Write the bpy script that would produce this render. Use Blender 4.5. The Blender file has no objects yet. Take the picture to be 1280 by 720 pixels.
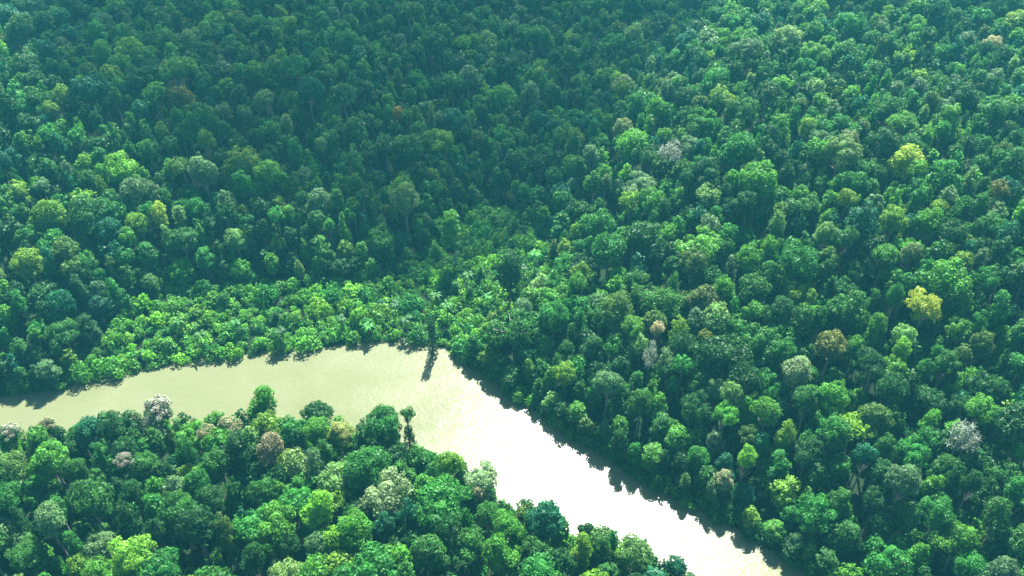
import bpy, math, random
import numpy as np
from mathutils import Vector

# ------------------------------------------------------------------ camera, sky, sun, exposure
SC = bpy.context.scene
COL = SC.collection
R = math.radians
CAM_H, PITCH, FPX, PW, PH = 230.0, 39.0, 1108.0, 1280, 720
cd = bpy.data.cameras.new('camera')
cam = bpy.data.objects.new('camera', cd)
COL.objects.link(cam)
cam.location = (0, 0, CAM_H)
cam.rotation_euler = (R(90 - PITCH), 0, 0)
cd.sensor_width = 36
cd.lens = 36 * FPX / PW
cd.clip_start, cd.clip_end = 1, 12000
SC.camera = cam

SUN_EL, SUN_AZ = 51.0, 9.0            # azimuth clockwise from +Y
SDIR = Vector((math.sin(R(SUN_AZ)) * math.cos(R(SUN_EL)), math.cos(R(SUN_AZ)) * math.cos(R(SUN_EL)), math.sin(R(SUN_EL))))
W = bpy.data.worlds.new('World')
SC.world = W
W.use_nodes = True
nt = W.node_tree
bg = nt.nodes['Background']
sky = nt.nodes.new('ShaderNodeTexSky')
sky.sky_type = 'NISHITA'
sky.sun_disc = False
sky.sun_elevation = R(SUN_EL)
sky.sun_rotation = R(SUN_AZ)
sky.altitude = 200
nt.links.new(sky.outputs[0], bg.inputs[0])
bg.inputs[1].default_value = 0.05
sl = bpy.data.lights.new('sun', 'SUN')
sl.energy = 5.0
sl.angle = R(0.6)
sl.color = (1.0, 0.98, 0.94)
so = bpy.data.objects.new('sun', sl)
COL.objects.link(so)
so.rotation_euler = SDIR.to_track_quat('Z', 'Y').to_euler()
so.location = (0, 300, 900)
SC.view_settings.view_transform = 'Standard'
SC.view_settings.look = 'None'
SC.view_settings.exposure = 2.45
SC.view_settings.gamma = 1
SC.view_settings.use_curve_mapping = False
cy = SC.cycles
cy.max_bounces = 5
cy.diffuse_bounces = 3
cy.glossy_bounces = 2
cy.transmission_bounces = 3
cy.transparent_max_bounces = 6
cy.volume_bounces = 0
cy.use_denoising = True
try:
    cy.denoiser = 'OPENIMAGEDENOISE'
    cy.denoising_prefilter = 'ACCURATE'
except Exception:
    pass

RNG = np.random.default_rng(11)
random.seed(5)
CP, SP = math.cos(R(PITCH)), math.sin(R(PITCH))


def ray(px, py):
    u, v = (px - PW / 2) / FPX, (py - PH / 2) / FPX
    return np.array([u, CP - v * SP, -SP - v * CP])


def at(px, py, z=0.0):
    """ground point seen at a photo pixel, at height z"""
    d = ray(px, py)
    t = (z - CAM_H) / d[2]
    return np.array([d[0] * t, d[1] * t])


def proj(x, y, z):
    dz = z - CAM_H
    depth = y * CP - dz * SP
    v = -(y * SP + dz * CP) / depth
    return PW / 2 + FPX * x / depth, PH / 2 + FPX * v, depth


def tag(o, label=None, cat=None, group=None, kind=None):
    for k, v in (('label', label), ('category', cat), ('group', group), ('kind', kind)):
        if v:
            o[k] = v
    return o


# ------------------------------------------------------------------ mesh helpers
def mesh_from(name, verts, quads, mats, tint=None, col=None, mat_idx=None, smooth=False):
    me = bpy.data.meshes.new(name)
    verts = np.asarray(verts, dtype=np.float32)
    quads = np.asarray(quads, dtype=np.int32)
    n = quads.shape[1]
    me.vertices.add(len(verts))
    me.vertices.foreach_set('co', verts.ravel())
    me.loops.add(quads.size)
    me.loops.foreach_set('vertex_index', quads.ravel())
    me.polygons.add(len(quads))
    me.polygons.foreach_set('loop_start', np.arange(0, quads.size, n, dtype=np.int32))
    me.polygons.foreach_set('loop_total', np.full(len(quads), n, dtype=np.int32))
    for m in mats:
        me.materials.append(m)
    if mat_idx is not None:
        me.polygons.foreach_set('material_index', np.asarray(mat_idx, dtype=np.int32))
    me.update(calc_edges=True)
    if tint is not None:
        a = me.attributes.new('tint', 'FLOAT', 'FACE')
        a.data.foreach_set('value', np.asarray(tint, dtype=np.float32))
    if col is not None:
        a = me.attributes.new('leaf_colour', 'FLOAT_COLOR', 'FACE')
        c = np.ones((len(quads), 4), dtype=np.float32)
        c[:, :3] = col
        a.data.foreach_set('color', c.ravel())
    if smooth:
        me.polygons.foreach_set('use_smooth', np.ones(len(quads), dtype=bool))
    me.validate()
    return me


def link(name, me, parent=None):
    o = bpy.data.objects.new(name, me)
    COL.objects.link(o)
    if parent:
        o.parent = parent
    return o


def tube(p0, p1, r0, r1, sides=7):
    p0, p1 = np.array(p0, float), np.array(p1, float)
    d = p1 - p0
    d /= np.linalg.norm(d) + 1e-9
    a = np.cross(d, [0.3, 0.9, 0.2]); a /= np.linalg.norm(a)
    b = np.cross(d, a)
    th = np.arange(sides) * 2 * math.pi / sides
    ring = np.cos(th)[:, None] * a + np.sin(th)[:, None] * b
    v = np.vstack([p0 + ring * r0, p1 + ring * r1])
    q = [[i, (i + 1) % sides, sides + (i + 1) % sides, sides + i] for i in range(sides)]
    return v, np.array(q)


def path_tube(pts, rads, sides=7):
    """one continuous tapered tube along points"""
    pts = np.array(pts, float)
    vs, qs = [], []
    th = np.arange(sides) * 2 * math.pi / sides
    for i, p in enumerate(pts):
        d = pts[min(i + 1, len(pts) - 1)] - pts[max(i - 1, 0)]
        d /= np.linalg.norm(d) + 1e-9
        a = np.cross(d, [0.31, 0.87, 0.22]); a /= np.linalg.norm(a)
        b = np.cross(d, a)
        vs.append(p + (np.cos(th)[:, None] * a + np.sin(th)[:, None] * b) * rads[i])
        if i:
            o = (i - 1) * sides
            qs += [[o + k, o + (k + 1) % sides, o + sides + (k + 1) % sides, o + sides + k] for k in range(sides)]
    return np.vstack(vs), np.array(qs)


def merge(parts):
    V, Q, n = [], [], 0
    for v, q in parts:
        V.append(v); Q.append(q + n); n += len(v)
    return np.vstack(V), np.vstack(Q)


# ------------------------------------------------------------------ materials
def new_mat(name):
    m = bpy.data.materials.new(name)
    m.use_nodes = True
    n = m.node_tree
    n.nodes.clear()
    out = n.nodes.new('ShaderNodeOutputMaterial')
    return m, n, out


def leaf_material(name, source):
    """source: 'object' (the thing's own colour times the leaf clump's tint) or 'attribute' (a colour per leaf)"""
    m, n, out = new_mat(name)
    L = n.links.new
    if source == 'object':
        oi = n.nodes.new('ShaderNodeObjectInfo')
        at_ = n.nodes.new('ShaderNodeAttribute'); at_.attribute_name = 'tint'
        mul = n.nodes.new('ShaderNodeVectorMath'); mul.operation = 'SCALE'
        L(oi.outputs['Color'], mul.inputs[0]); L(at_.outputs['Fac'], mul.inputs['Scale'])
        c = mul.outputs[0]
    else:
        at_ = n.nodes.new('ShaderNodeAttribute'); at_.attribute_name = 'leaf_colour'
        c = at_.outputs['Color']
    pb = n.nodes.new('ShaderNodeBsdfPrincipled')
    pb.inputs['Roughness'].default_value = 0.5
    pb.inputs['Specular IOR Level'].default_value = 0.2
    L(c, pb.inputs['Base Color'])
    tr = n.nodes.new('ShaderNodeBsdfTranslucent')
    hs = n.nodes.new('ShaderNodeHueSaturation')
    hs.inputs['Hue'].default_value = 0.482
    hs.inputs['Value'].default_value = 1.15
    L(c, hs.inputs['Color']); L(hs.outputs[0], tr.inputs['Color'])
    mx = n.nodes.new('ShaderNodeMixShader'); mx.inputs[0].default_value = 0.42
    L(pb.outputs[0], mx.inputs[1]); L(tr.outputs[0], mx.inputs[2]); L(mx.outputs[0], out.inputs[0])
    return m


LEAF = leaf_material('leaves', 'object')
LEAF_MASS = leaf_material('leaves_of_the_forest', 'attribute')


def simple_mat(name, c0, c1, scale, rough=0.9, bump=0.0):
    m, n, out = new_mat(name)
    L = n.links.new
    tc = n.nodes.new('ShaderNodeTexCoord')
    nz = n.nodes.new('ShaderNodeTexNoise'); nz.inputs['Scale'].default_value = scale; nz.inputs['Detail'].default_value = 6
    L(tc.outputs['Object'], nz.inputs['Vector'])
    rp = n.nodes.new('ShaderNodeValToRGB')
    rp.color_ramp.elements[0].position, rp.color_ramp.elements[1].position = 0.35, 0.68
    rp.color_ramp.elements[0].color, rp.color_ramp.elements[1].color = (*c0, 1), (*c1, 1)
    L(nz.outputs['Fac'], rp.inputs[0])
    pb = n.nodes.new('ShaderNodeBsdfPrincipled')
    pb.inputs['Roughness'].default_value = rough
    pb.inputs['Specular IOR Level'].default_value = 0.1
    L(rp.outputs[0], pb.inputs['Base Color'])
    if bump:
        b = n.nodes.new('ShaderNodeBump'); b.inputs['Strength'].default_value = bump; b.inputs['Distance'].default_value = 0.5
        L(nz.outputs['Fac'], b.inputs['Height']); L(b.outputs[0], pb.inputs['Normal'])
    L(pb.outputs[0], out.inputs[0])
    return m


BARK = simple_mat('bark', (0.16, 0.14, 0.11), (0.36, 0.33, 0.28), 1.2)
PALE_BARK = simple_mat('pale_bark', (0.21, 0.24, 0.17), (0.36, 0.40, 0.30), 1.0)
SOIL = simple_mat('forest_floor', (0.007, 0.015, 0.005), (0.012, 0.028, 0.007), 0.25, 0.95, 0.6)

WATER, n, out = new_mat('muddy_water')
L = n.links.new
tc = n.nodes.new('ShaderNodeTexCoord')
nz = n.nodes.new('ShaderNodeTexNoise'); nz.inputs['Scale'].default_value = 0.022; nz.inputs['Detail'].default_value = 3; nz.inputs['Distortion'].default_value = 0.8
L(tc.outputs['Object'], nz.inputs['Vector'])
rp = n.nodes.new('ShaderNodeValToRGB')
rp.color_ramp.elements[0].position, rp.color_ramp.elements[1].position = 0.3, 0.7
rp.color_ramp.elements[0].color, rp.color_ramp.elements[1].color = (0.094, 0.106, 0.048, 1), (0.118, 0.128, 0.066, 1)
L(nz.outputs['Fac'], rp.inputs[0])
pb = n.nodes.new('ShaderNodeBsdfPrincipled')
pb.inputs['IOR'].default_value = 1.33
pb.inputs['Specular IOR Level'].default_value = 0.2
L(rp.outputs[0], pb.inputs['Base Color'])
r1 = n.nodes.new('ShaderNodeTexNoise'); r1.inputs['Scale'].default_value = 0.35; r1.inputs['Detail'].default_value = 4; r1.inputs['Roughness'].default_value = 0.6
mp = n.nodes.new('ShaderNodeMapping'); mp.inputs['Rotation'].default_value = (0, 0, R(-38)); mp.inputs['Scale'].default_value = (0.45, 1.0, 1.0)
L(tc.outputs['Object'], mp.inputs['Vector']); L(mp.outputs[0], r1.inputs['Vector'])
bp = n.nodes.new('ShaderNodeBump'); bp.inputs['Strength'].default_value = 0.42; bp.inputs['Distance'].default_value = 0.42
r3 = n.nodes.new('ShaderNodeTexNoise'); r3.inputs['Scale'].default_value = 1.5; r3.inputs['Detail'].default_value = 2
L(mp.outputs[0], r3.inputs['Vector'])
ad = n.nodes.new('ShaderNodeMath'); ad.operation = 'MULTIPLY_ADD'; ad.inputs[1].default_value = 0.5
L(r3.outputs['Fac'], ad.inputs[0]); L(r1.outputs['Fac'], ad.inputs[2]); L(ad.outputs[0], bp.inputs['Height']); L(bp.outputs[0], pb.inputs['Normal'])
# the wind ruffles some patches more than others
r2 = n.nodes.new('ShaderNodeTexNoise'); r2.inputs['Scale'].default_value = 0.06; r2.inputs['Detail'].default_value = 3
L(mp.outputs[0], r2.inputs['Vector'])
mr = n.nodes.new('ShaderNodeMapRange')
mr.inputs['From Min'].default_value, mr.inputs['From Max'].default_value = 0.3, 0.7
mr.inputs['To Min'].default_value, mr.inputs['To Max'].default_value = 0.18, 0.29
L(r2.outputs['Fac'], mr.inputs['Value']); L(mr.outputs[0], pb.inputs['Roughness'])
L(pb.outputs[0], out.inputs[0])

# ------------------------------------------------------------------ river outline and terrain
far_bank = [(-420, 590), (-200, 545), (0, 496), (60, 487), (100, 478), (160, 463), (230, 452), (330, 440), (400, 434), (470, 427), (500, 424),
            (535, 429), (562, 441), (588, 455), (612, 472), (640, 496), (700, 536), (760, 574), (830, 614), (890, 647), (950, 681), (1010, 717), (1060, 748), (1160, 810), (1240, 870)]
near_bank = [(960, 930), (890, 850), (868, 775), (856, 730), (818, 707), (760, 691), (705, 673), (645, 649), (570, 604), (520, 578), (470, 556), (400, 546), (327, 541),
             (250, 547), (195, 545), (130, 558), (60, 567), (0, 575), (-200, 630), (-420, 690)]



def smooth_line(pts, k=4, amp=1.2):
    P = np.array([at(*p) for p in pts])
    out = []
    for i in range(len(P) - 1):
        p0, p1, p2, p3 = P[max(i - 1, 0)], P[i], P[i + 1], P[min(i + 2, len(P) - 1)]
        for j in range(k):
            t = j / k
            q = 0.5 * (2 * p1 + (p2 - p0) * t + (2 * p0 - 5 * p1 + 4 * p2 - p3) * t * t + (3 * p1 - p0 - 3 * p2 + p3) * t ** 3)
            out.append(q + RNG.normal(0, amp * 0.4, 2))
    out.append(P[-1])
    return out


RIVER = np.array(smooth_line(far_bank) + smooth_line(near_bank))


def poly_sd(poly, pts):
    """signed distance to a closed polygon, negative inside"""
    pts = np.atleast_2d(pts)
    d = np.full(len(pts), 1e18)
    inside = np.zeros(len(pts), bool)
    for i in range(len(poly)):
        a, b = poly[i - 1], poly[i]
        ab = b - a
        t = np.clip(((pts - a) @ ab) / (ab @ ab + 1e-12), 0, 1)
        d = np.minimum(d, ((pts - a - t[:, None] * ab) ** 2).sum(1))
        cond = (a[1] > pts[:, 1]) != (b[1] > pts[:, 1])
        with np.errstate(divide='ignore', invalid='ignore'):
            xx = (b[0] - a[0]) * (pts[:, 1] - a[1]) / (b[1] - a[1]) + a[0]
        inside ^= cond & (pts[:, 0] < xx)
    d = np.sqrt(d)
    return np.where(inside, -d, d)


VALLEY = np.array([at(575, 400), at(600, 300), at(612, 230), at(690, 130), at(800, 20), at(880, -60)])


def hills(pts, sd):
    """two gentle slopes with a fold between them that runs up from the river bend"""
    d = np.full(len(pts), 1e18)
    for a, b in zip(VALLEY[:-1], VALLEY[1:]):
        ab = b - a
        t = np.clip(((pts - a) @ ab) / (ab @ ab), 0, 1)
        d = np.minimum(d, ((pts - a - t[:, None] * ab) ** 2).sum(1))
    d = np.sqrt(d)
    far = pts[:, 1] > 150 + 0.02 * pts[:, 0]
    u = np.clip((d - 12) / 110, 0, 1); v = np.clip((sd - 34) / 110, 0, 1)
    return np.where(far | (pts[:, 0] > 60), 26 * u * u * (3 - 2 * u) * v * v * (3 - 2 * v), 0)


def on_land(px, py, above):
    """ground point of a thing whose visible middle, that high above the ground, is at a photo pixel"""
    z = 2.0
    for _ in range(12):
        p = at(px, py, above + z)
        z = 0.5 * z + 0.5 * float(max(ground_z(p)[0][0], 0))
    return p


def ground_z(pts):
    pts = np.atleast_2d(pts)
    sd = poly_sd(RIVER, pts)
    x, y = pts[:, 0], pts[:, 1]
    roll = 1.8 * np.sin(x / 61 + 1.3) * np.cos(y / 83 + 0.4) + 1.0 * np.sin(x / 27 + y / 39)
    land = 0.5 + np.clip(sd, 0, 30) / 30 * (3.2 + roll) + hills(pts, sd)
    return np.where(sd > 0, np.minimum(land, 0.05 + sd * 0.45), np.maximum(-2.0, sd * 0.5 + 0.05)), sd


def axis(lo, hi, step, far):
    a = list(np.arange(lo, hi + step, step))
    s = step
    while a[-1] < far:
        s *= 1.5; a.append(a[-1] + s)
    s = step
    while a[0] > -far:
        s *= 1.5; a.insert(0, a[0] - s)
    return np.array(a)


gx, gy = axis(-430, 430, 4, 2500), axis(60, 620, 4, 2500)
XX, YY = np.meshgrid(gx, gy)
gp = np.stack([XX.ravel(), YY.ravel()], 1)
gz, _ = ground_z(gp)
nx = len(gx)
ii, jj = np.meshgrid(np.arange(nx - 1), np.arange(len(gy) - 1))
b0 = (jj * nx + ii).ravel()
gq = np.stack([b0, b0 + 1, b0 + nx + 1, b0 + nx], 1)
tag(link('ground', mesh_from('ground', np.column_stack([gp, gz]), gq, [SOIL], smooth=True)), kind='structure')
wv = np.array([[-700, 40, 0], [700, 40, 0], [700, 420, 0], [-700, 420, 0]], float)
tag(link('river_water', mesh_from('river_water', wv, [[0, 1, 2, 3]], [WATER])), kind='structure')

# ------------------------------------------------------------------ haze
HZ, n, out = new_mat('haze')
pv = n.nodes.new('ShaderNodeVolumePrincipled')
pv.inputs['Color'].default_value = (0.08, 0.50, 0.60, 1)
pv.inputs['Density'].default_value = 0.00017
pv.inputs['Anisotropy'].default_value = 0.1
n.links.new(pv.outputs[0], out.inputs['Volume'])
ga, gb = gx[0] - 5, gx[-1] + 5
hx0, hx1, hy0, hy1, hz0, hz1 = gx[0] - 5, gx[-1] + 5, gy[0] - 5, gy[-1] + 5, -3.5, 236.0
hv = np.array([[x, y, z] for z in (hz0, hz1) for x, y in ((hx0, hy0), (hx1, hy0), (hx1, hy1), (hx0, hy1))])
hq = [[3, 2, 1, 0], [4, 5, 6, 7], [0, 1, 5, 4], [1, 2, 6, 5], [2, 3, 7, 6], [3, 0, 4, 7]]
tag(link('haze', mesh_from('haze', hv, hq, [HZ])), kind='stuff')

# ------------------------------------------------------------------ clouds high above, whose shadows lie on the forest
CLOUD, n, out = new_mat('cloud')
df = n.nodes.new('ShaderNodeBsdfDiffuse'); df.inputs[0].default_value = (0.85, 0.86, 0.88, 1)
tl = n.nodes.new('ShaderNodeBsdfTranslucent'); tl.inputs[0].default_value = (0.85, 0.86, 0.88, 1)
m1 = n.nodes.new('ShaderNodeMixShader'); m1.inputs[0].default_value = 0.5
n.links.new(df.outputs[0], m1.inputs[1]); n.links.new(tl.outputs[0], m1.inputs[2])
tp = n.nodes.new('ShaderNodeBsdfTransparent')
m2 = n.nodes.new('ShaderNodeMixShader'); m2.inputs[0].default_value = 0.55
n.links.new(m1.outputs[0], m2.inputs[1]); n.links.new(tp.outputs[0], m2.inputs[2])
n.links.new(m2.outputs[0], out.inputs[0])
CLOUD_Z = 900.0


def waves(p, seed, base, octaves=4):
    """cheap smooth noise: a sum of rotated sines"""
    rs = np.random.default_rng(seed)
    v = np.zeros(len(p))
    for o in range(octaves):
        for _ in range(3):
            a = rs.uniform(0, math.pi)
            k = 2 * math.pi / (base / 1.9 ** o) * rs.uniform(0.8, 1.25)
            v += np.sin(p @ np.array([math.cos(a), math.sin(a)]) * k + rs.uniform(0, 6.3)) / 1.7 ** o / 3
    return v


def cloud(outline_px, seed, label):
    t = (CLOUD_Z - 24) / SDIR.z
    off = np.array([SDIR.x * t, SDIR.y * t])
    poly = np.array([at(px, py, 24) for px, py in outline_px]) + off
    lo, hi = poly.min(0) - 40, poly.max(0) + 40
    st = 8.0
    ax, ay = np.arange(lo[0], hi[0], st), np.arange(lo[1], hi[1], st)
    X, Y = np.meshgrid(ax, ay)
    P = np.stack([X.ravel(), Y.ravel()], 1)
    th = -poly_sd(poly, P) + 9 * waves(P, seed, 70) + 4
    keep = th > 0
    t_ = np.sqrt(np.clip(th, 0, None)) * 7
    puff = 1 + 0.35 * waves(P, seed + 1, 90)
    top, bot = CLOUD_Z + t_ * puff, CLOUD_Z - t_ * 0.3 * puff
    n_x = len(ax)
    n_p = len(P)
    V = np.vstack([np.column_stack([P, np.where(keep, top, CLOUD_Z)]), np.column_stack([P, np.where(keep, bot, CLOUD_Z)])])
    ii, jj = np.meshgrid(np.arange(n_x - 1), np.arange(len(ay) - 1))
    b = (jj * n_x + ii).ravel()
    q = np.stack([b, b + 1, b + n_x + 1, b + n_x], 1)
    q = q[keep[q].any(1)]
    # rim vertices are shared, so that the body closes
    mapb = np.arange(n_p) + n_p
    mapb[~keep] = np.arange(n_p)[~keep]
    Q = np.vstack([q, mapb[q][:, ::-1]])
    used = np.unique(Q)
    re_ = np.zeros(len(V), int); re_[used] = np.arange(len(used))
    tag(link('cloud', mesh_from('cloud', V[used], re_[Q], [CLOUD], smooth=True)), label, 'cloud', 'clouds above the forest')


cloud([(52, -160), (50, 60), (75, 150), (95, 215), (180, 224), (330, 234), (420, 238), (520, 244), (575, 248), (605, 250), (650, 240), (690, 210), (745, 160),
       (790, 110), (860, 50), (930, 15), (990, 10), (1045, 66), (1150, 74), (1290, 92), (1420, 105), (1500, -60), (1500, -160)], 3,
      'broad pale cloud high over the far forest, shading the trees beyond the river')

# ------------------------------------------------------------------ tree prototypes
PROTO_R = 6.0        # crown radius of a prototype, in metres; its top stands at PROTO_H
PROTO_H = 26.0
SHAPES = {            # horizontal radius, half height, how far down the lobes reach, lobes, lobe size
    'round': (5.5, 6.6, -0.85, 50, (0.21, 0.36)),
    'domed': (6.0, 5.8, -0.75, 54, (0.18, 0.33)),
    'spreading': (6.8, 3.8, -0.60, 48, (0.16, 0.29)),
    'ragged': (5.8, 6.4, -0.80, 36, (0.20, 0.40)),
    'tall': (4.4, 8.6, -0.85, 52, (0.24, 0.40)),
    'draped': (4.7, 11.8, -0.95, 72, (0.21, 0.38)),
}


def leaf_quads(c, nrm, size, rng, aspect=0.75):
    n_ = len(c)
    r = rng.normal(size=(n_, 3))
    a = np.cross(nrm, r); a /= np.linalg.norm(a, axis=1, keepdims=True) + 1e-9
    b = np.cross(nrm, a)
    s = (size * rng.uniform(0.6, 1.35, n_))[:, None]
    a, b = a * s * 0.5, b * s * 0.5 * aspect
    droop = nrm * s * 0.12
    v = np.stack([c - a - droop, c - b, c + a - droop, c + b], 1).reshape(-1, 3)
    return v, np.arange(n_ * 4).reshape(-1, 4)


SUBS = {'round': (1, 2), 'domed': (2, 4), 'spreading': (3, 5), 'ragged': (4, 6), 'tall': (1, 3), 'draped': (2, 4)}


def lobes_of(shape, rng):
    """leaf clumps on the skin of a crown that is grown together from a few uneven sub-crowns"""
    rh, hv_, low, nl, (s0, s1) = SHAPES[shape]
    n_sub = int(rng.integers(SUBS[shape][0], SUBS[shape][1] + 1))
    subs = [(np.zeros(3), rh * (1.0 if n_sub == 1 else 0.80), hv_)]
    if n_sub > 1:
        subs[0] = (np.array([*rng.normal(0, 0.10 * rh, 2), 0]), rh * rng.uniform(0.62, 0.80), hv_)
        a0 = rng.uniform(0, 6.28)
        for i in range(n_sub - 1):
            a = a0 + i * 6.28 / (n_sub - 1) + rng.normal() * 0.35
            q = rh * rng.uniform(0.38, 0.62)
            subs.append((np.array([math.cos(a) * q, math.sin(a) * q, -hv_ * rng.uniform(0.0, 0.40)]), rh * rng.uniform(0.40, 0.62), hv_ * rng.uniform(0.55, 0.85)))
    wts = np.array([a * a for _c, a, _h in subs]); wts /= wts.sum()
    cs, rs = [], []
    tries = 0
    while len(cs) < nl and tries < 5000:
        tries += 1
        sc, sr, sh_ = subs[int(rng.choice(len(subs), p=wts))]
        d = rng.normal(size=3); d /= np.linalg.norm(d)
        if d[2] < low:
            continue
        k = rng.uniform(0.66, 0.92)
        c = sc + d * np.array([sr, sr, sh_]) * k
        if any(((c - o) / np.array([a, a, h]) @ ((c - o) / np.array([a, a, h]))) < 0.42 for o, a, h in subs if o is not sc):
            continue
        rl = rh * rng.uniform(s0, s1) * (0.75 + 0.3 * sr / rh)
        if any(np.linalg.norm(c - q) < 0.68 * max(rl, w) for q, w in zip(cs, rs)) and tries < 3500:
            continue
        cs.append(c); rs.append(rl)
    return np.array(cs), np.array(rs), subs


def core_mesh(subs, nu, nv):
    """the close foliage inside a crown: a lumpy closed body under the leaf clumps of each sub-crown"""
    th = np.arange(nu) * 2 * math.pi / nu
    V, Q, o = [], [], 0
    for sc, rh, hv_ in subs:
        for i in range(nv + 1):
            ph = math.pi * (i + 0.02) / (nv + 0.04)
            for a in th:
                d = np.array([math.sin(ph) * math.cos(a), math.sin(ph) * math.sin(a), math.cos(ph)])
                k = 0.60 + 0.08 * math.sin(5 * a + 3 * ph) * math.sin(4 * ph + a)
                V.append(sc + d * np.array([rh, rh, hv_]) * k)
        for i in range(nv):
            for k in range(nu):
                Q.append([o + i * nu + k, o + (i + 1) * nu + k, o + (i + 1) * nu + (k + 1) % nu, o + i * nu + (k + 1) % nu])
        o += (nv + 1) * nu
    return np.array(V), np.array(Q)


def make_crown(shape, rng, leaf, density, nu=11, nv=7):
    cs, rs, subs = lobes_of(shape, rng)
    top = (cs[:, 2] + rs * 0.8).max()
    C, N, T = [], [], []
    for c, rl in zip(cs, rs):
        n_ = int(density * rl * rl / (leaf * leaf))
        d = rng.normal(size=(n_, 3)); d /= np.linalg.norm(d, axis=1, keepdims=True)
        outw = c / (np.linalg.norm(c) + 1e-6) + np.array([0, 0, 0.35])
        d = d[(d @ outw) > -0.35]
        bump = 1 + 0.13 * np.sin(d @ rng.normal(size=3) * 5 + 1) + 0.1 * np.sin(d @ rng.normal(size=3) * 8)
        p = c + d * rl * (rng.uniform(0.78, 1.04, len(d)) * bump)[:, None] * np.array([1, 1, 0.82])
        nn = d + rng.normal(size=d.shape) * 0.45 + np.array([0, 0, 0.2])
        nn /= np.linalg.norm(nn, axis=1, keepdims=True)
        C.append(p); N.append(nn)
        T.append(np.full(len(d), rng.uniform(0.78, 1.28)) * rng.uniform(0.82, 1.2, len(d)))
    C, N, T = np.vstack(C), np.vstack(N), np.concatenate(T)
    cv, cq = core_mesh(subs, nu, nv)
    dz = np.array([0, 0, PROTO_H - top])
    cs = cs + dz
    v, q = leaf_quads(C + dz, N, leaf, rng)
    q = np.vstack([q, cq + len(v)])
    return np.vstack([v, cv + dz]), q, np.concatenate([T, np.full(len(cq), 0.95)]), cs, rs


def make_trunk(cs, rng, limbs=9, sides=8, r0=0.42):
    fork = cs[:, 2].min() - 1.0
    lean = rng.normal(size=2) * 0.5
    base = np.array([0, 0, -0.8])
    pts = [base, [lean[0] * .2, lean[1] * .2, 2.0], [lean[0] * .6, lean[1] * .6, fork * 0.55], [lean[0], lean[1], fork], [lean[0] * .6, lean[1] * .6, cs[:, 2].mean()]]
    parts = [path_tube(pts, [r0 * 1.9, r0 * 1.1, r0 * 0.95, r0 * 0.75, r0 * 0.3], sides)]
    for i in rng.permutation(len(cs))[:limbs]:
        f = np.array([lean[0], lean[1], fork - rng.uniform(0, 2)])
        mid = f * 0.5 + cs[i] * 0.5 + np.array([0, 0, -0.6])
        parts.append(path_tube([f, mid, cs[i]], [r0 * 0.5, r0 * 0.32, r0 * 0.1], 5))
    return merge(parts)


HI, LO = {}, {}
for s_i, sh in enumerate(SHAPES):
    for k in range(6):
        rng = np.random.default_rng(100 + s_i * 10 + k)
        v, q, T, cs, rs = make_crown(sh, rng, 0.62, 22)
        tv, tq = make_trunk(cs, rng)
        HI[sh, k] = (mesh_from('crown_' + sh, v, q, [LEAF], tint=T), mesh_from('trunk_' + sh, tv, tq, [BARK], smooth=True), cs, rs)
        rng = np.random.default_rng(100 + s_i * 10 + k)
        v, q, T, cs, rs = make_crown(sh, rng, 1.0, 19, 7, 5)
        p0, p1 = tube([0, 0, -0.8], [0, 0, cs[:, 2].mean()], 0.5, 0.25, 5)
        LO[sh, k] = (v, q, T, p0, p1)
        rng = np.random.default_rng(100 + s_i * 10 + k)
        v, q, T, cs, rs = make_crown(sh, rng, 1.9, 19, 6, 4)
        LO[sh, k, 'hidden'] = (v, q, T, p0, p1)

# ------------------------------------------------------------------ colours of leaves
PAL = {
    'deep green': (0.018, 0.082, 0.014), 'mid green': (0.032, 0.132, 0.017), 'bright green': (0.062, 0.22, 0.018), 'emerald': (0.03, 0.168, 0.021),
    'yellow-green': (0.107, 0.240, 0.018), 'lime': (0.115, 0.33, 0.022), 'olive': (0.060, 0.135, 0.020), 'grey-green': (0.085, 0.178, 0.062),
    'bluish green': (0.016, 0.108, 0.044), 'pale green': (0.117, 0.240, 0.054), 'yellow': (0.240, 0.360, 0.031), 'cream': (0.30, 0.31, 0.13),
    'silver': (0.160, 0.250, 0.098), 'dusty pink': (0.21, 0.205, 0.11), 'rust': (0.105, 0.135, 0.024), 'tan': (0.120, 0.175, 0.055),
    'orange': (0.260, 0.210, 0.035), 'white': (0.30, 0.36, 0.26), 'brown-green': (0.085, 0.140, 0.034),
}
COMMON = ['deep green', 'mid green', 'bright green', 'emerald', 'yellow-green', 'olive', 'grey-green', 'bluish green', 'pale green']
COMMON_P = [0.21, 0.25, 0.16, 0.16, 0.05, 0.035, 0.06, 0.05, 0.025]


def vary(c, rng, a=0.16):
    return np.clip(np.array(c) * rng.uniform(1 - a, 1 + a) * rng.uniform(1 - a * .6, 1 + a * .6, 3), 0, 0.8)


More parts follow.
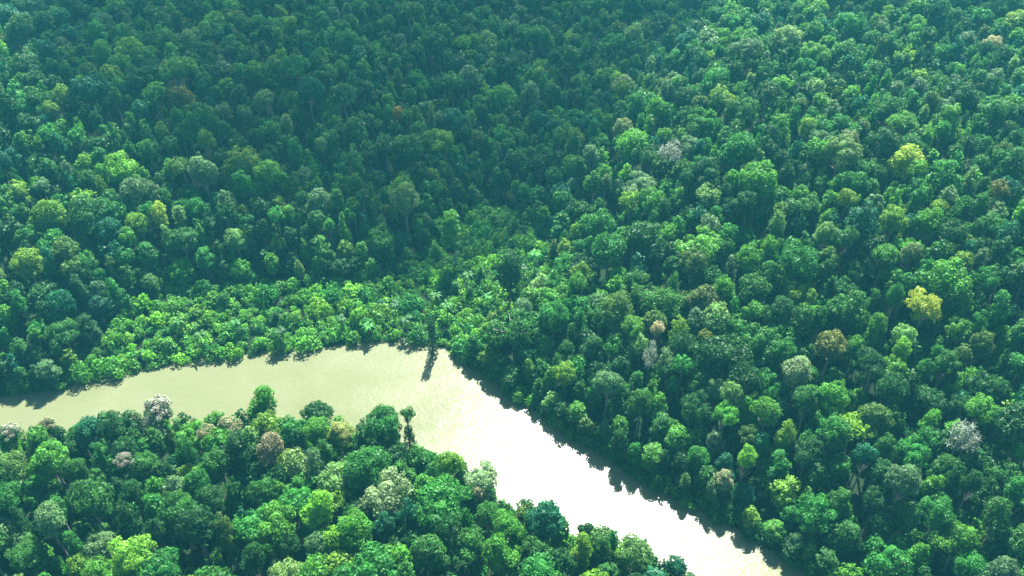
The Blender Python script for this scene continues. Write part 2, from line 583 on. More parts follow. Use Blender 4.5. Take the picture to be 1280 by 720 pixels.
# ------------------------------------------------------------------ where the trees stand
# recognisable trees: photo pixel of the crown's middle, crown radius in pixels, shape, colour, kind, label, what others call it
SPECIAL = [
    (327, 497, 23, 'round', 'bright green', 'tree', 'round bright green tree rising alone above the near bank against the river', 'the lone round tree against the river'),
    (196, 515, 21, 'domed', 'grey-green', 'white bloom', 'tree capped with white-pink blossom at the water edge of the near bank', 'the white-pink flowering tree'),
    (62, 538, 12, 'round', 'deep green', 'cream bloom', 'small dark tree tipped with cream flowers at the water, near the left edge', 'the small cream-tipped tree'),
    (13, 547, 15, 'domed', 'mid green', 'white bloom', 'low tree with white flowers by the river at the left edge of the photo', 'the white-flowered tree at the left edge'),
    (260, 548, 13, 'round', 'mid green', 'cream bloom', 'smaller left one of the cream-blossomed pair on the near bank', 'the smaller cream-blossomed tree'),
    (287, 538, 18, 'domed', 'mid green', 'cream bloom', 'larger right one of the cream-blossomed pair on the near bank', 'the larger cream-blossomed tree'),
    (340, 558, 20, 'domed', 'dusty pink', 'tree', 'dusty pink-brown crowned tree in front of the lone round tree', 'the dusty pink tree'),
    (426, 545, 18, 'domed', 'yellow-green', 'yellow bloom', 'yellow-green tree with cream-yellow flowers near the point of the near bank', 'the cream-yellow flowering tree'),
    (157, 583, 12, 'round', 'grey-green', 'pink bloom', 'small tree with pale pink blossom amid green crowns on the near bank', 'the small pale pink tree'),
    (598, 622, 14, 'tall', 'tan', 'cream bloom', 'narrow cream-flowered tree at the river edge of the near point', 'the narrow cream tree'),
    (486, 612, 31, 'ragged', 'silver', 'tree', 'large silvery grey ragged tree in the middle of the near bank', 'the large silvery tree'),
    (398, 628, 25, 'round', 'lime', 'tree', 'lime green round tree in the middle of the near bank forest', 'the lime green round tree'),
    (163, 692, 26, 'ragged', 'lime', 'tree', 'lime green ragged tree at the bottom edge of the near bank forest', 'the lime tree at the bottom edge'),
    (478, 527, 23, 'round', 'emerald', 'tree', 'green round tree by the river next to the vine-draped tree', 'the round tree by the vine-draped one'),
    (397, 521, 19, 'spreading', 'deep green', 'tree', 'dark bushy tree against the river, right of the lone round tree', 'the dark bushy tree against the river'),
    (603, 600, 20, 'ragged', 'silver', 'tree', 'thin silvery tree leaning over the glittering water', 'the thin silvery tree at the water'),
    (682, 648, 28, 'domed', 'bluish green', 'tree', 'blue-green domed tree on the bank beside the brightest water', 'the blue-green domed tree'),
    (792, 690, 22, 'ragged', 'pale green', 'tree', 'pale open-crowned tree at the last tip of the near bank', 'the pale tree at the tip'),
    (445, 660, 28, 'round', 'bright green', 'tree', 'bright green tree in front of the large silvery tree', 'the bright tree below the silvery one'),
    (560, 580, 18, 'domed', 'yellow-green', 'tree', 'yellow-green domed tree on the river edge right of the vine-draped tree', 'the yellow-green riverside dome'),
    (62, 572, 25, 'domed', 'bright green', 'tree', 'broad bright green dome in front of the small cream-tipped tree', 'the broad bright dome'),
    (1135, 196, 23, 'domed', 'yellow', 'tree', 'large yellow-crowned tree in the sunny forest far across the river', 'the large yellow tree'),
    (1155, 382, 20, 'ragged', 'yellow', 'tree', 'ragged yellow-crowned tree amid dark crowns right of the river', 'the ragged yellow tree'),
    (80, 312, 20, 'domed', 'olive', 'tree', 'olive-yellow domed tree over the dark forest wall at left', 'the olive-yellow dome'),
    (200, 266, 15, 'tall', 'yellow', 'tree', 'pale yellow slender tree at the edge of the cloud shadow', 'the pale yellow slender tree'),
    (821, 416, 9, 'ragged', 'cream', 'tree', 'small cream-yellow crown across the river, above a white bare one', 'the small cream crown'),
    (1202, 545, 18, 'ragged', 'white', 'bare', 'white bare-limbed tree among green crowns by the right edge', 'the white bare tree'),
    (813, 442, 10, 'ragged', 'white', 'bare', 'small white bare tree below the small cream crown', 'the small white bare tree'),
    (1040, 428, 22, 'domed', 'rust', 'tree', 'rust-brown domed tree amid the forest right of the river', 'the rust-brown dome'),
    (497, 145, 9, 'ragged', 'orange', 'tree', 'small orange tree in the shaded far forest', 'the small orange tree'),
    (905, 602, 14, 'tall', 'grey-green', 'cream bloom', 'slender tree with cream flowers at the right bank, by the glitter', 'the slender cream-flowered tree'),
    (998, 463, 22, 'domed', 'silver', 'tree', 'silvery domed tree below the rust-brown dome', 'the silvery dome'),
    (1060, 177, 14, 'round', 'tan', 'tree', 'small brown ball-shaped crown in the sunny far forest', 'the brown ball-shaped crown'),
    (225, 121, 20, 'domed', 'rust', 'tree', 'brownish domed tree in the shaded forest at upper left', 'the brownish shaded dome'),
    (172, 236, 23, 'domed', 'grey-green', 'tree', 'grey-green dome at the cloud shadow edge, upper left', 'the grey-green dome'),
    (1043, 497, 25, 'round', 'bright green', 'tree', 'big smooth bright green ball of a tree below the silvery dome', 'the smooth bright ball tree'),
    (1042, 539, 21, 'round', 'emerald', 'tree', 'emerald round tree in front of the smooth bright ball tree', 'the emerald round tree'),
    (1188, 215, 36, 'round', 'emerald', 'tree', 'giant emerald tree beside the large yellow tree', 'the giant emerald tree'),
    (1185, 342, 30, 'domed', 'bright green', 'tree', 'large bright green dome above the ragged yellow tree', 'the large bright dome'),
    (566, 276, 22, 'tall', 'bright green', 'tree', 'tall bright green tree at the head of the swampy clearing', 'the tall tree above the clearing'),
    (637, 328, 22, 'tall', 'deep green', 'tree', 'dark tall tree standing alone in the swampy clearing', 'the dark tree in the clearing'),
    (780, 106, 18, 'domed', 'tan', 'tree', 'tan domed tree in the upper middle of the far forest', 'the tan dome'),
    (777, 160, 16, 'domed', 'tan', 'tree', 'smaller tan crown straight in front of the tan dome', 'the smaller tan crown'),
    (841, 192, 16, 'ragged', 'white', 'bare', 'pale bare-branched tree in the far forest left of the yellow giant', 'the pale bare tree'),
    (706, 469, 15, 'round', 'yellow-green', 'tree', 'small yellow-green crown over the bank at the river bend', 'the small yellow-green crown'),
    (645, 408, 34, 'spreading', 'mid green', 'tree', 'wide flat-topped green tree at the corner of the clearing by the bend', 'the wide flat-topped tree'),
    (692, 392, 19, 'round', 'emerald', 'tree', 'emerald round tree touching the wide flat-topped tree', 'the emerald tree at the clearing'),
    (1128, 437, 14, 'tall', 'lime', 'tree', 'narrow lime green tree in front of the ragged yellow tree', 'the narrow lime tree'),
    (990, 45, 22, 'domed', 'pale green', 'tree', 'pale domed tree near the top edge, by the cloud shadow', 'the pale dome at the top'),
    (1241, 57, 15, 'domed', 'cream', 'tree', 'cream-coloured crown near the top right corner', 'the cream crown at top right'),
    (1247, 242, 12, 'ragged', 'rust', 'tree', 'small rusty ragged tree near the right edge below the giant emerald tree', 'the small rusty tree'),
    (880, 428, 9, 'ragged', 'rust', 'tree', 'small rust-tinged tree between the cream crown and the rust-brown dome', 'the small rust-tinged tree'),
    (934, 572, 14, 'tall', 'lime', 'tree', 'small lime tree above the slender cream-flowered tree', 'the small lime tree'),
    (150, 205, 22, 'ragged', 'lime', 'tree', 'sunlit lime ragged tree on the edge of the cloud shadow at left', 'the sunlit lime tree'),
    (300, 196, 24, 'ragged', 'yellow-green', 'tree', 'sunlit yellow-green ragged tree at the cloud shadow edge', 'the sunlit yellow-green tree'),
    (505, 243, 22, 'domed', 'pale green', 'tree', 'pale green dome left of the tall tree above the clearing', 'the pale dome by the clearing'),
    (400, 248, 18, 'domed', 'grey-green', 'tree', 'grey-green dome in the middle of the sunlit far bank', 'the grey-green sunlit dome'),
    (1140, 319, 15, 'domed', 'tan', 'tree', 'pinkish-tan small dome left of the large bright dome', 'the pinkish-tan small dome'),
    (880, 372, 20, 'domed', 'brown-green', 'tree', 'brown-green dome in the middle of the forest across the river', 'the brown-green dome'),
    (800, 500, 21, 'round', 'mid green', 'tree', 'green round crown over the dark water of the right bank', 'the round crown over dark water'),
    (760, 480, 18, 'domed', 'grey-green', 'tree', 'grey-green dome on the right bank beyond the bend', 'the grey-green bank dome'),
    (1245, 640, 24, 'round', 'mid green', 'tree', 'green round tree at the right edge near the bottom corner', 'the bottom-right corner tree'),
    (1130, 600, 24, 'domed', 'grey-green', 'tree', 'grey-green lumpy dome left of the bottom right corner', 'the grey-green lumpy dome'),
    (1020, 640, 23, 'ragged', 'emerald', 'tree', 'emerald ragged tree low in the forest right of the glitter', 'the emerald ragged tree'),
    (958, 515, 20, 'domed', 'bright green', 'tree', 'bright green dome left of the smooth bright ball tree', 'the bright dome beside the ball tree'),
    (640, 470, 20, 'round', 'mid green', 'tree', 'green tree overhanging the water at the inner river bend', 'the green tree at the bend'),
    (110, 620, 26, 'ragged', 'mid green', 'tree', 'mid green ragged tree at left in the near bank forest', 'the mid green ragged tree'),
    (245, 655, 28, 'domed', 'deep green', 'tree', 'large dark dome in the lower left of the near bank forest', 'the large dark dome'),
    (60, 650, 24, 'domed', 'grey-green', 'tree', 'grey-green dome in the bottom left corner of the near forest', 'the grey-green corner dome'),
    (620, 690, 26, 'round', 'bright green', 'tree', 'bright green round tree at the bottom of the near point', 'the bright round tree at the bottom'),
    (535, 690, 27, 'domed', 'mid green', 'tree', 'mid green dome at the bottom centre of the near bank', 'the dome at the bottom centre'),
]

marsh_px = [(95, 478), (120, 443), (160, 407), (210, 381), (300, 366), (400, 362), (470, 354), (515, 340), (545, 314), (578, 284), (612, 262), (655, 276), (690, 318), (686, 368),
            (650, 392), (612, 420), (588, 448), (562, 441), (535, 429), (500, 424), (400, 434), (330, 440), (230, 452), (160, 463)]
MARSH = np.array([at(*p) for p in marsh_px])

trees = []          # dicts: x y r h shape colour kind ...
for (px, py, rp_, sh, colour, kind, label, short) in SPECIAL:
    top = 27.0
    if kind == 'tree' and rp_ >= 22:
        top = 29.0
    if px < 700 and py > 440 and rp_ < 16:
        top = 24.5
    if colour == 'bright green' and px == 327:
        top = 28
    # a tree on the very bank is as high as its foot needs to stand on land
    near = py > 475 and px < 850 and py > 475 + (px - 520) * 0.45
    while True:
        zc = top - 5.0
        p = on_land(px, py, zc)
        if top < 11 or top > 38 or poly_sd(RIVER, p)[0] > (1.5 if near else max(2.5, 0.6 * top - 2) if px > 590 and py > 400 else 2.5):
            break
        top += 0.5 if near else -1.0
    dep = proj(p[0], p[1], zc + float(max(ground_z(p)[0][0], 0)))[2]
    if (top < 17 or near and poly_sd(RIVER, p)[0] < 7) and px != 327:
        sh = 'draped'
    r = rp_ / FPX * dep
    trees.append(dict(x=p[0], y=p[1], r=r, top=top, shape=sh, colour=colour, kind=kind, label=label, short=short, px=px, py=py))

corner = np.array([at(-190, 800, 25), at(1470, 800, 25), at(1420, -60, 25), at(-140, -60, 25)])
specials_xy = [np.array([t['x'], t['y']]) for t in trees]
cell = 10.0
grid = {}


def put(t):
    grid.setdefault((int(t['x'] // cell), int(t['y'] // cell)), []).append(t)


def clear(x, y, r, k):
    ci, cj = int(x // cell), int(y // cell)
    for i in range(ci - 2, ci + 3):
        for j in range(cj - 2, cj + 3):
            for t in grid.get((i, j), ()):
                if (t['x'] - x) ** 2 + (t['y'] - y) ** 2 < (k * (t['r'] + r)) ** 2:
                    return False
    return True


for t in trees:
    put(t)
for px, py, r in ((515, 582, 4.2), (515, 622, 4.0), (541, 441, 4.5)):        # room for the vine-draped trunks
    p = at(px, py, 0.5)
    put(dict(x=p[0], y=p[1], r=r))
lo, hi = corner.min(0), corner.max(0)
for (count, r0, r1, h0, h1, k) in ((700, 6.3, 8.8, 27, 33, 0.74), (34000, 3.3, 5.9, 19, 28.5, 0.60), (24000, 2.4, 4.0, 10, 21, 0.50)):
    P = RNG.uniform(lo, hi, (count, 2))
    ins = poly_sd(corner, P) < 0
    P = P[ins]
    gz_, sd = ground_z(P)
    sm = poly_sd(MARSH, P)
    for (x, y), s_w, s_m in zip(P, sd, sm):
        r = RNG.uniform(r0, r1) * (1.0 if y < 300 else 0.88)
        if s_w < 1.5 or (s_m < 1.0 and (r0 > 3 or RNG.random() < 0.975)) or not clear(x, y, r, k):
            continue
        top = RNG.uniform(h0, h1)
        near = y < 196 and x < 40
        if near and s_w < 24:
            top = min(top, 11.5 + 0.85 * s_w + RNG.uniform(-1, 2))
        elif not near and s_w < 34:
            top = min(top, 8.0 + 0.55 * s_w + RNG.uniform(-1, 2.5))
        if s_m < 1:
            top = RNG.uniform(5, 10)
        elif s_m < 20:
            top = min(top, 9.0 + 0.8 * s_m + RNG.uniform(-1, 3))
        if top < 2.2 * r:
            r = top / 2.2
        sh = RNG.choice(['round', 'domed', 'spreading', 'ragged', 'tall', 'draped'], p=[0.16, 0.28, 0.11, 0.25, 0.07, 0.13]) if r > 4.4 else RNG.choice(['round', 'tall', 'ragged', 'draped'])
        col = RNG.choice(COMMON, p=np.array(COMMON_P) / sum(COMMON_P))
        if (s_w < 14 or s_m < 10) and RNG.random() < 0.8:
            sh = 'draped'
        t = dict(x=x, y=y, r=r, top=top, shape=str(sh), colour=str(col), kind='common')
        trees.append(t); put(t)

xy = np.array([[t['x'], t['y']] for t in trees])
gzs, sds = ground_z(xy)
for t, z, s in zip(trees, gzs, sds):
    t['z'] = float(max(z, 0.0)); t['water'] = float(s)
    if t['kind'] != 'common' and s < 0.5:
        print('IN WATER', t['px'], t['py'], round(s, 1))

# which trees the photograph's viewpoint sees, and how large: a quick paint of the crowns, far ones first
idm = np.full((PH, PW), -1, int)
for t in trees:
    t['zc'] = t['z'] + t['top'] - 4.5
    t['u'], t['v'], t['depth'] = proj(t['x'], t['y'], t['zc'])
for i in sorted(range(len(trees)), key=lambda i: -trees[i]['depth']):
    t = trees[i]
    rp_ = t['r'] * FPX / t['depth']
    u0, u1, v0, v1 = int(max(t['u'] - rp_, 0)), int(min(t['u'] + rp_, PW - 1)), int(max(t['v'] - rp_ * .9, 0)), int(min(t['v'] + rp_ * 1.3, PH - 1))
    if u1 <= u0 or v1 <= v0:
        continue
    yy, xx = np.mgrid[v0:v1 + 1, u0:u1 + 1]
    dy = np.where(yy < t['v'], (yy - t['v']) / (rp_ * .9), (yy - t['v']) / (rp_ * 1.3))
    idm[v0:v1 + 1, u0:u1 + 1][((xx - t['u']) / rp_) ** 2 + dy ** 2 < 1] = i
vis = np.bincount(idm[idm >= 0].ravel(), minlength=len(trees))
for t, n_ in zip(trees, vis):
    t['vis'] = int(n_)
trees = [t for t in trees if t['vis'] or t['kind'] != 'common' or t['top'] > 24 or t['y'] < 215 or t['u'] < 0 or t['u'] > PW]
common = [t for t in trees if t['kind'] == 'common']
n_named_tree = sum(1 for t in trees if t['kind'] == 'tree')
common.sort(key=lambda t: -t['vis'])
chosen, rest = common[:300 - n_named_tree], common[300 - n_named_tree:]
print('trees', len(trees), 'chosen', len(chosen), 'least visible px', chosen[-1]['vis'], 'mass', len(rest), 'mass visible', sum(1 for t in rest if t['vis'] > 0))

# ------------------------------------------------------------------ the far forest: one mass
V, Q, Cc, Mi, off = [], [], [], [], 0
for t in rest:
    rng = np.random.default_rng(int(abs(t['x'] * 31 + t['y'] * 17)) + 7)
    key = (t['shape'], int(rng.integers(6)))
    v, q, T, tv, tq = LO[key if t['vis'] > 12 else (*key, 'hidden')]
    a = rng.uniform(0, 6.28)
    s = t['r'] / PROTO_R
    sz = t['top'] / PROTO_H
    rot = np.array([[math.cos(a), math.sin(a), 0], [-math.sin(a), math.cos(a), 0], [0, 0, 1]])
    vv = np.vstack([v, tv]) @ rot * np.array([s, s, 1])
    # crown keeps its proportions: height above the crown's middle scales with the radius
    zm = PROTO_H - 4.5
    zz = vv[:, 2]
    nt_ = len(tv)
    tz = zz[-nt_:] * sz
    vv[:, 2] = t['top'] + (zz - PROTO_H) * s if t['shape'] != 'draped' else zz * sz
    vv[-nt_:, 2] = np.clip(tz, -0.8, t['top'] - 3 * s)
    vv += np.array([t['x'], t['y'], t['z']])
    V.append(vv)
    Q.append(np.vstack([q, tq + len(v)]) + off)
    off += len(vv)
    c = vary(PAL[t['colour']], rng)
    Cc.append(np.vstack([np.clip(c[None, :] * T[:, None], 0, 0.8), np.full((len(tq), 3), 0.2)]))
    Mi.append(np.concatenate([np.zeros(len(q), int), np.ones(len(tq), int)]))
forest = link('forest', mesh_from('forest', np.vstack(V), np.vstack(Q), [LEAF_MASS, BARK], col=np.vstack(Cc), mat_idx=np.concatenate(Mi)))
tag(forest, 'dense rainforest canopy stretching away beyond the river', None, None, 'stuff')
print('forest faces', sum(len(q) for q in Q))

# ------------------------------------------------------------------ trees as things
def tree_empty(name, t):
    e = bpy.data.objects.new(name, None)
    COL.objects.link(e)
    e.empty_display_size = 2
    e.location = (t['x'], t['y'], t['z'])
    e.rotation_euler = (0, 0, float(RNG.uniform(0, 6.28)))
    return e


def fit(t, trunk, crown):
    """the crown keeps its proportions and sits at the tree's top; the trunk stretches up to it"""
    s = t['r'] / PROTO_R
    trunk.scale = (s, s, t['top'] / PROTO_H)
    sz = s if t['shape'] != 'draped' else t['top'] / PROTO_H
    crown.scale = (s, s, sz)
    crown.location = (0, 0, t['top'] - PROTO_H * sz)


def build_tree(name, t, bark=None, k=None):
    k = int(RNG.integers(6)) if k is None else k
    cm, tm, cs, rs = HI[t['shape'], k]
    e = tree_empty(name, t)
    tr = link('trunk', tm, e)
    cr = link('crown', cm, e)
    fit(t, tr, cr)
    cr.color = (*vary(PAL[t['colour']], RNG, 0.12), 1)
    return e, cr, cs, rs


BLOOM = {'white bloom': (0.48, 0.44, 0.34), 'cream bloom': (0.40, 0.36, 0.20), 'yellow bloom': (0.40, 0.40, 0.14), 'pink bloom': (0.40, 0.32, 0.28)}
bloom_cache = {}


def blossom_mesh(shape, k, cs, rs):
    if (shape, k) in bloom_cache:
        return bloom_cache[shape, k]
    rng = np.random.default_rng(900 + k)
    C, N = [], []
    for c, rl in zip(cs, rs):
        if c[2] < np.median(cs[:, 2]) - 0.8 or rng.random() < 0.15:
            continue
        d = rng.normal(size=(int(70 * rl * rl), 3)); d /= np.linalg.norm(d, axis=1, keepdims=True)
        d = d[d[:, 2] > 0.05]
        C.append(c + d * rl * 1.09 * np.array([1, 1, .84])); N.append(d + rng.normal(size=d.shape) * .4)
    C, N = np.vstack(C), np.vstack(N)
    N /= np.linalg.norm(N, axis=1, keepdims=True)
    v, q = leaf_quads(C, N, 0.42, rng, 0.9)
    bloom_cache[shape, k] = mesh_from('blossom_' + shape, v, q, [LEAF], tint=rng.uniform(0.7, 1.2, len(q)))
    return bloom_cache[shape, k]


def bare_tree(t):
    e = tree_empty('bare_tree', t)
    rng = np.random.default_rng(int(t['px']))
    cs, rs, _s = lobes_of('ragged', rng)
    cs[:, 2] += PROTO_H - cs[:, 2].max() - 0.5
    parts = [make_trunk(cs, rng, limbs=18, r0=0.55)]
    for c in cs:
        for _ in range(7):
            d = rng.normal(size=3); d[2] = abs(d[2]); d /= np.linalg.norm(d)
            parts.append(path_tube([c, c + d * 1.2 + [0, 0, .2], c + d * 2.3], [0.16, 0.12, 0.04], 4))
    v, q = merge(parts)
    tr = link('trunk', mesh_from('pale_trunk', v, q, [PALE_BARK], smooth=True), e)
    n_ = 420
    i = rng.integers(len(cs), size=n_)
    d = rng.normal(size=(n_, 3)); d /= np.linalg.norm(d, axis=1, keepdims=True)
    C = cs[i] + d * rs[i][:, None] * rng.uniform(.5, 1.1, n_)[:, None]
    v, q = leaf_quads(C, d, 0.6, rng)
    cr = link('crown', mesh_from('sparse_crown', v, q, [LEAF], tint=rng.uniform(.7, 1.2, n_)), e)
    cr.color = (*PAL['white'], 1)
    s = t['r'] / PROTO_R
    tr.scale = cr.scale = (s, s, t['top'] / PROTO_H)
    return e


SIZE = lambda r: 'large' if r > 6.4 else 'small' if r < 4.3 else 'medium'
for t in trees:
    if t['kind'] == 'common':
        continue
    if t['kind'] == 'bare':
        e = bare_tree(t)
        tag(e, t['label'], 'bare tree', 'pale bare trees in the forest')
    elif t['kind'] == 'tree':
        e, cr, cs, rs = build_tree('rainforest_tree', t)
        tag(e, t['label'], 'tree', 'rainforest trees')
    else:
        k = int(RNG.integers(6))
        e, cr, cs, rs = build_tree('flowering_tree', t, k=k)
        b = link('blossom', blossom_mesh(t['shape'], k, cs, rs), cr)
        b.color = (*BLOOM[t['kind']], 1)
        tag(e, t['label'], 'flowering tree', 'flowering trees among the canopy')

# --- the other trees: each is told apart by its look and by the landmark tree it stands next to
marks = [t for t in trees if t['kind'] != 'common']
WORDS = {'round': 'round', 'domed': 'domed', 'spreading': 'flat-topped', 'ragged': 'ragged', 'tall': 'narrow', 'draped': 'vine-draped'}
ORD = ['', 'second ', 'third ', 'fourth ', 'fifth ', 'sixth ', 'seventh ', 'eighth ', 'ninth ']
cells = {}
for t in chosen:
    m = min(marks, key=lambda m: (m['u'] - t['u']) ** 2 + ((m['v'] - t['v']) * 1.3) ** 2)
    du, dv = t['u'] - m['u'], (t['v'] - m['v']) * 1.3
    a = math.degrees(math.atan2(-dv, du)) % 360
    t['where'] = ('right of', 'behind', 'left of', 'in front of')[int(((a + 45) % 360) // 90)]
    t['mark'], t['mdist'] = m, math.hypot(du, dv)
    cells.setdefault((SIZE(t['r']), t['colour'], t['shape'], id(m), t['where']), []).append(t)
for key, ts in cells.items():
    ts.sort(key=lambda t: t['mdist'])
    for i, t in enumerate(ts):
        size = '' if key[0] == 'medium' else key[0] + ' '
        t['label'] = f"{ORD[i]}{size}{key[1]} {WORDS[key[2]]} tree {t['where']} {t['mark']['short']}"
for t in chosen:
    e, cr, cs, rs = build_tree('rainforest_tree', t)
    tag(e, t['label'], 'tree', 'rainforest trees')

# ------------------------------------------------------------------ vine-draped trunks
def vine_column(name, px, py, base_px, height, r0, r1, tuft, colour, label):
    p = at(px, base_px, 0.5)
    e = bpy.data.objects.new(name, None); COL.objects.link(e)
    e.location = (p[0], p[1], float(ground_z(p)[0][0]) if ground_z(p)[1][0] > 0 else -0.6)
    rng = np.random.default_rng(int(px))
    v, q = path_tube([[0, 0, -0.8], [0.1, 0, height * .5], [0.25, 0.1, height]], [0.5, 0.38, 0.22], 8)
    link('trunk', mesh_from('trunk_vined', v, q, [BARK], smooth=True), e)
    n_ = 1500
    z = rng.uniform(0, 1, n_) ** 0.85
    th = rng.uniform(0, 6.28, n_)
    zt = height * (0.78 if tuft else 1.0)
    rr = (r0 + (r1 - r0) * z) * (1 + .25 * np.sin(z * 17) * np.cos(th * 2 + z * 9)) * rng.uniform(.7, 1.05, n_)
    C = np.stack([np.cos(th) * rr + z * .2, np.sin(th) * rr, z * zt], 1)
    N = np.stack([np.cos(th), np.sin(th), np.full(n_, .3)], 1) + rng.normal(size=(n_, 3)) * .35
    N /= np.linalg.norm(N, axis=1, keepdims=True)
    v, q = leaf_quads(C, N, 0.6, rng)
    o = link('vine', mesh_from('vine', v, q, [LEAF], tint=rng.uniform(.75, 1.2, n_)), e)
    o.color = (*PAL[colour], 1)
    if tuft:
        n_ = 700
        d = rng.normal(size=(n_, 3)); d /= np.linalg.norm(d, axis=1, keepdims=True)
        lc = np.array([[0, 0, .3], [1.0, .2, -.3], [-.9, .5, -.1], [.2, -1.0, -.5], [-.3, -.5, .9], [.5, .8, .5]]) * tuft * .62
        C = lc[rng.integers(6, size=n_)] + d * tuft * .55 * rng.uniform(.7, 1.1, n_)[:, None] + np.array([.25, .1, height + .2])
        v, q = leaf_quads(C, d, 0.6, rng)
        o = link('crown', mesh_from('tuft', v, q, [LEAF], tint=rng.uniform(.75, 1.25, n_)), e)
        o.color = (*PAL['mid green'], 1)
    tag(e, label, 'tree', 'vine-draped trees at the water')


vine_column('vine_draped_tree', 515, 540, 584, 25.0, 4.2, 1.0, 2.3, 'deep green', 'vine-draped narrow tree with a ball-shaped tuft on top, against the bright water')
vine_column('vine_draped_tree', 541, 415, 441, 18.0, 1.9, 1.3, 0, 'deep green', 'dark vine-covered broken trunk standing in the water of the far bank')

# ------------------------------------------------------------------ swamp growth: bushes, palms and the undergrowth around them
def bush_arrays(rng, leaf, nl=9, dens=8.0):
    C, N, T = [], [], []
    for _ in range(nl):
        a, q_ = rng.uniform(0, 6.28), rng.uniform(0.1, 0.75)
        rl = rng.uniform(0.30, 0.50)
        c = np.array([math.cos(a) * q_, math.sin(a) * q_, rng.uniform(0.25, 0.85) * (1.15 - q_ * .6)])
        n_ = int(dens * rl * rl / leaf ** 2)
        d = rng.normal(size=(n_, 3)); d /= np.linalg.norm(d, axis=1, keepdims=True)
        C.append(c + d * rl * rng.uniform(.75, 1.05, n_)[:, None])
        nn = d + rng.normal(size=d.shape) * .5 + [0, 0, .3]
        N.append(nn / np.linalg.norm(nn, axis=1, keepdims=True)); T.append(np.full(n_, rng.uniform(.75, 1.3)) * rng.uniform(.85, 1.2, n_))
    C = np.vstack(C); C[:, 2] = np.abs(C[:, 2])
    v, q = leaf_quads(C, np.vstack(N), leaf, rng)
    return v, q, np.concatenate(T)


BUSH = [bush_arrays(np.random.default_rng(300 + k), 0.19, 12, 14) for k in range(5)]
BUSH_LO = [bush_arrays(np.random.default_rng(320 + k), 0.23, 9, 12.0) for k in range(5)]
BUSH_MESH = [mesh_from('bush_leaves', v, q, [LEAF], tint=T) for v, q, T in BUSH]
BUSH_COL = ['bright green', 'bright green', 'emerald', 'lime', 'lime', 'bright green', 'emerald', 'bright green']
bushes = []
lo, hi = MARSH.min(0), MARSH.max(0)
P = RNG.uniform(lo, hi, (6000, 2))
P = P[(poly_sd(MARSH, P) < 2.5)]
_, sdw = ground_z(P)
P = P[sdw > -0.8]
P = P[np.linalg.norm(P - at(541, 441, 0.5), axis=1) > 5.5]
bgrid = {}
bx = []
for p in P:
    r = float(RNG.choice([2.1, 3.1, 4.4], p=[.36, .38, .26]) * RNG.uniform(.8, 1.2))
    if any((p[0] - a) ** 2 + (p[1] - b) ** 2 < (.46 * (r + c)) ** 2 for a, b, c in bx):
        continue
    bx.append((p[0], p[1], r))
# growth right at the water's edge along every bank
seg = np.vstack([RIVER, RIVER[:1]])
edge = []
for i in range(len(RIVER)):
    a, b = seg[i], seg[i + 1]
    l_ = np.linalg.norm(b - a)
    if l_ > 60:
        continue
    for k in range(int(l_ / 2.2) + 1):
        for off_ in (0.3, 2.6, 5.0):
            p = a + (b - a) * RNG.uniform()
            nn = np.array([-(b - a)[1], (b - a)[0]]) / (l_ + 1e-6)
            for s in (1, -1):
                qq = p + nn * s * off_ * RNG.uniform(.6, 1.3)
                edge.append(qq)
edge = np.array(edge)
edge = edge[(poly_sd(RIVER, edge) > 0.1) & (poly_sd(MARSH, edge) > 1.5)]
for p in edge:
    bx.append((p[0], p[1], float(RNG.uniform(1.3, 3.4)) + 10))      # +10 marks the bank growth
# low plants on the floor of the forest, where gaps in the canopy show it
P = np.column_stack([RNG.uniform(-260, 260, 5200), RNG.uniform(95, 330, 5200)])
P = P[(poly_sd(RIVER, P) > 4) & (poly_sd(MARSH, P) > 2) & (np.abs(P[:, 0]) < P[:, 1] * 0.62 + 60)]
for p in P:
    bx.append((p[0], p[1], float(RNG.uniform(1.3, 2.4)) + 10))
snag = at(541, 441, 0.5)
bx = [b for b in bx if math.hypot(b[0] - snag[0], b[1] - snag[1]) > 5.0]
big = sorted([b for b in bx if b[2] < 10], key=lambda b: -b[2])
named = []
for b in big:
    if len(named) >= 90:
        break
    u, v_, d_ = proj(b[0], b[1], b[2])
    if 0 < u < PW and all((u - q[3]) ** 2 + (v_ - q[4]) ** 2 > 14 ** 2 for q in named):
        named.append((*b, u, v_))
named_set = {n_[:3] for n_ in named}
V, Q, Cc, off = [], [], [], 0
BZ = ground_z(np.array([[b[0], b[1]] for b in bx]))[0]
for (x, y, r), z in zip(bx, BZ):
    if (x, y, r) in named_set:
        continue
    bank = r > 9
    r = r - 10 if bank else r
    v, q, T = BUSH_LO[int(RNG.integers(5))]
    a = RNG.uniform(0, 6.28)
    rot = np.array([[math.cos(a), math.sin(a), 0], [-math.sin(a), math.cos(a), 0], [0, 0, 1]])
    hgt = r * (RNG.uniform(.75, 1.3) if not bank else RNG.uniform(.9, 2.0))
    V.append(v @ rot * np.array([r, r, hgt]) + np.array([x, y, max(z, 0) - .1]))
    Q.append(q + off); off += len(v)
    c = vary(PAL[str(RNG.choice(BUSH_COL if not bank else ['mid green', 'deep green', 'emerald', 'bright green']))], RNG)
    Cc.append(np.clip(c[None] * T[:, None], 0, .8))
ug = link('undergrowth', mesh_from('undergrowth', np.vstack(V), np.vstack(Q), [LEAF_MASS], col=np.vstack(Cc)))
tag(ug, 'tangled bright green swamp growth along the river banks and in the clearing', None, None, 'stuff')
print('undergrowth faces', sum(len(q) for q in Q), 'bushes named', len(named))

# palms scattered in the swamp
frond_v, frond_q = [], []


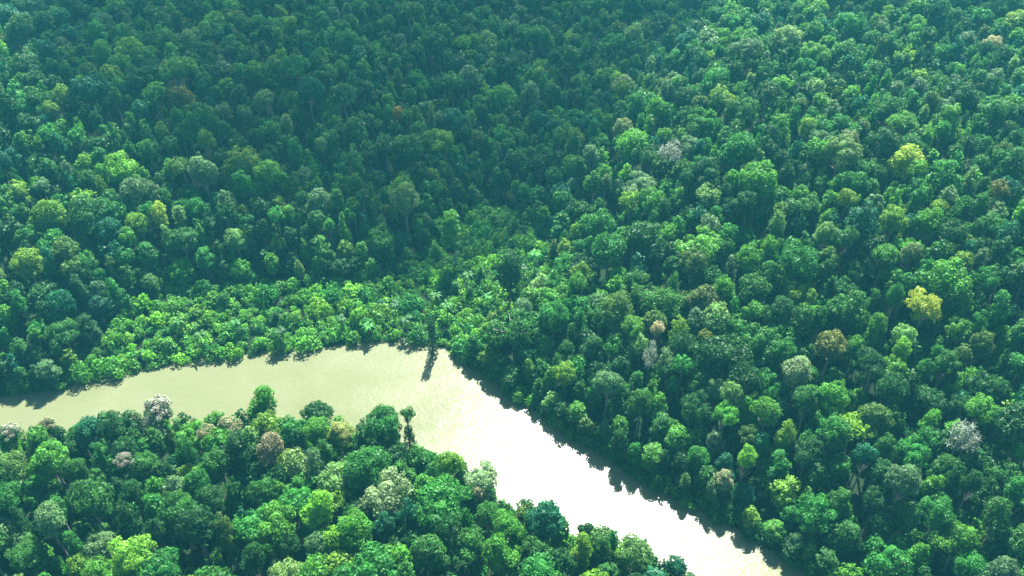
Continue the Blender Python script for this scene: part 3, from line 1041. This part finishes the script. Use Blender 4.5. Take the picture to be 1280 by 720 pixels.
def palm_crown(rng):
    vs, qs, n0 = [], [], 0
    for k in range(15):
        a = k * 2 * math.pi / 15 + rng.normal() * .15
        ln = rng.uniform(2.6, 3.6)
        up = rng.uniform(.1, 1.1)
        pts = [np.array([math.cos(a) * ln * s, math.sin(a) * ln * s, up * ln * s - 1.0 * ln * s * s]) for s in np.linspace(0.03, 1, 6)]
        side = np.array([-math.sin(a), math.cos(a), 0])
        wd = [.08, .30, .40, .36, .24, .03]
        for i, p in enumerate(pts):
            vs += [p - side * wd[i] + [0, 0, -.25 * wd[i]], p, p + side * wd[i] + [0, 0, -.25 * wd[i]]]
        for i in range(5):
            b = n0 + i * 3
            qs += [[b, b + 1, b + 4, b + 3], [b + 1, b + 2, b + 5, b + 4]]
        n0 += 18
    return np.array(vs), np.array(qs)


PALMS = []
for k in range(3):
    rng = np.random.default_rng(500 + k)
    v, q = palm_crown(rng)
    PALMS.append(mesh_from('palm_fronds', v, q, [LEAF], tint=rng.uniform(.8, 1.2, len(q))))
v, q = path_tube([[0, 0, -.6], [.1, 0, .5], [.15, .1, 1.0]], [.24, .17, .14], 8)
v[:, 2] = v[:, 2]
PALM_TRUNK = mesh_from('palm_trunk', v, q, [BARK], smooth=True)
palm_px = [(170, 452), (255, 425), (300, 412), (352, 420), (430, 402), (462, 410), (495, 392), (510, 405), (545, 372), (560, 392),
           (585, 350), (610, 375), (655, 350), (668, 335), (230, 412), (140, 462)]
marks_b = [('the broken vine-covered trunk', 541, 415), ('the dark tree in the clearing', 637, 328), ('the wide flat-topped tree', 645, 408),
           ('the tall tree above the clearing', 566, 276), ('the grey-green sunlit dome', 400, 248), ('the olive-yellow dome', 80, 312), ('the pale yellow slender tree', 200, 266)]


def where_label(look, u, v_, used):
    order = sorted(marks_b, key=lambda m: (m[1] - u) ** 2 + (m[2] - v_) ** 2)
    m = order[0]
    du, dv = u - m[1], v_ - m[2]
    w = ('right of' if du > 0 else 'left of') if abs(du) > abs(dv) else ('in front of' if dv > 0 else 'behind')
    key = (look, w, m[0])
    i = used.get(key, 0); used[key] = i + 1
    return f"{ORD[i] if i < 9 else 'outlying '}{look} {w} {m[0]}", i


used = {}
palm_px.sort(key=lambda p: min((m[1] - p[0]) ** 2 + (m[2] - p[1]) ** 2 for m in marks_b))
for i, (px, py) in enumerate(palm_px):
    p = at(px, py + 12, 1)
    h = float(RNG.uniform(5.5, 10))
    z, sd = ground_z(p)
    if sd[0] < 0.3:
        continue
    e = bpy.data.objects.new('palm_tree', None); COL.objects.link(e)
    e.location = (p[0], p[1], float(max(z[0], 0)))
    e.rotation_euler = (0, 0, float(RNG.uniform(0, 6.28)))
    tr = link('trunk', PALM_TRUNK, e); tr.scale = (1, 1, h)
    cr = link('crown', PALMS[i % 3], e); cr.location = (.15, .1, h)
    s = float(RNG.uniform(.8, 1.1)); cr.scale = (s, s, s)
    cname = ['deep green', 'mid green', 'emerald'][i % 3]
    cr.color = (*vary(PAL[cname], RNG), 1)
    lab, _ = where_label(('short ' if h < 7.5 else 'tall ') + cname + ' swamp palm', px, py, used)
    tag(e, lab, 'palm', 'palms in the riverside swamp')
used = {}
named.sort(key=lambda b: min((m[1] - b[3]) ** 2 + (m[2] - b[4]) ** 2 for m in marks_b))
for i, (x, y, r, u, v_) in enumerate(named):
    z = float(max(ground_z([[x, y]])[0][0], 0))
    e = bpy.data.objects.new('bush', BUSH_MESH[i % 5]); COL.objects.link(e)
    e.location = (x, y, z - .1)
    e.scale = (r, r, r * float(RNG.uniform(.9, 1.5)))
    e.rotation_euler = (0, 0, float(RNG.uniform(0, 6.28)))
    cname = BUSH_COL[int(RNG.integers(len(BUSH_COL)))]
    e.color = (*vary(PAL[cname], RNG), 1)
    lab, _ = where_label(('large ' if r > 2.9 else 'low ') + cname + ' swamp bush', u, v_, used)
    tag(e, lab, 'bush', 'bushes in the riverside swamp')
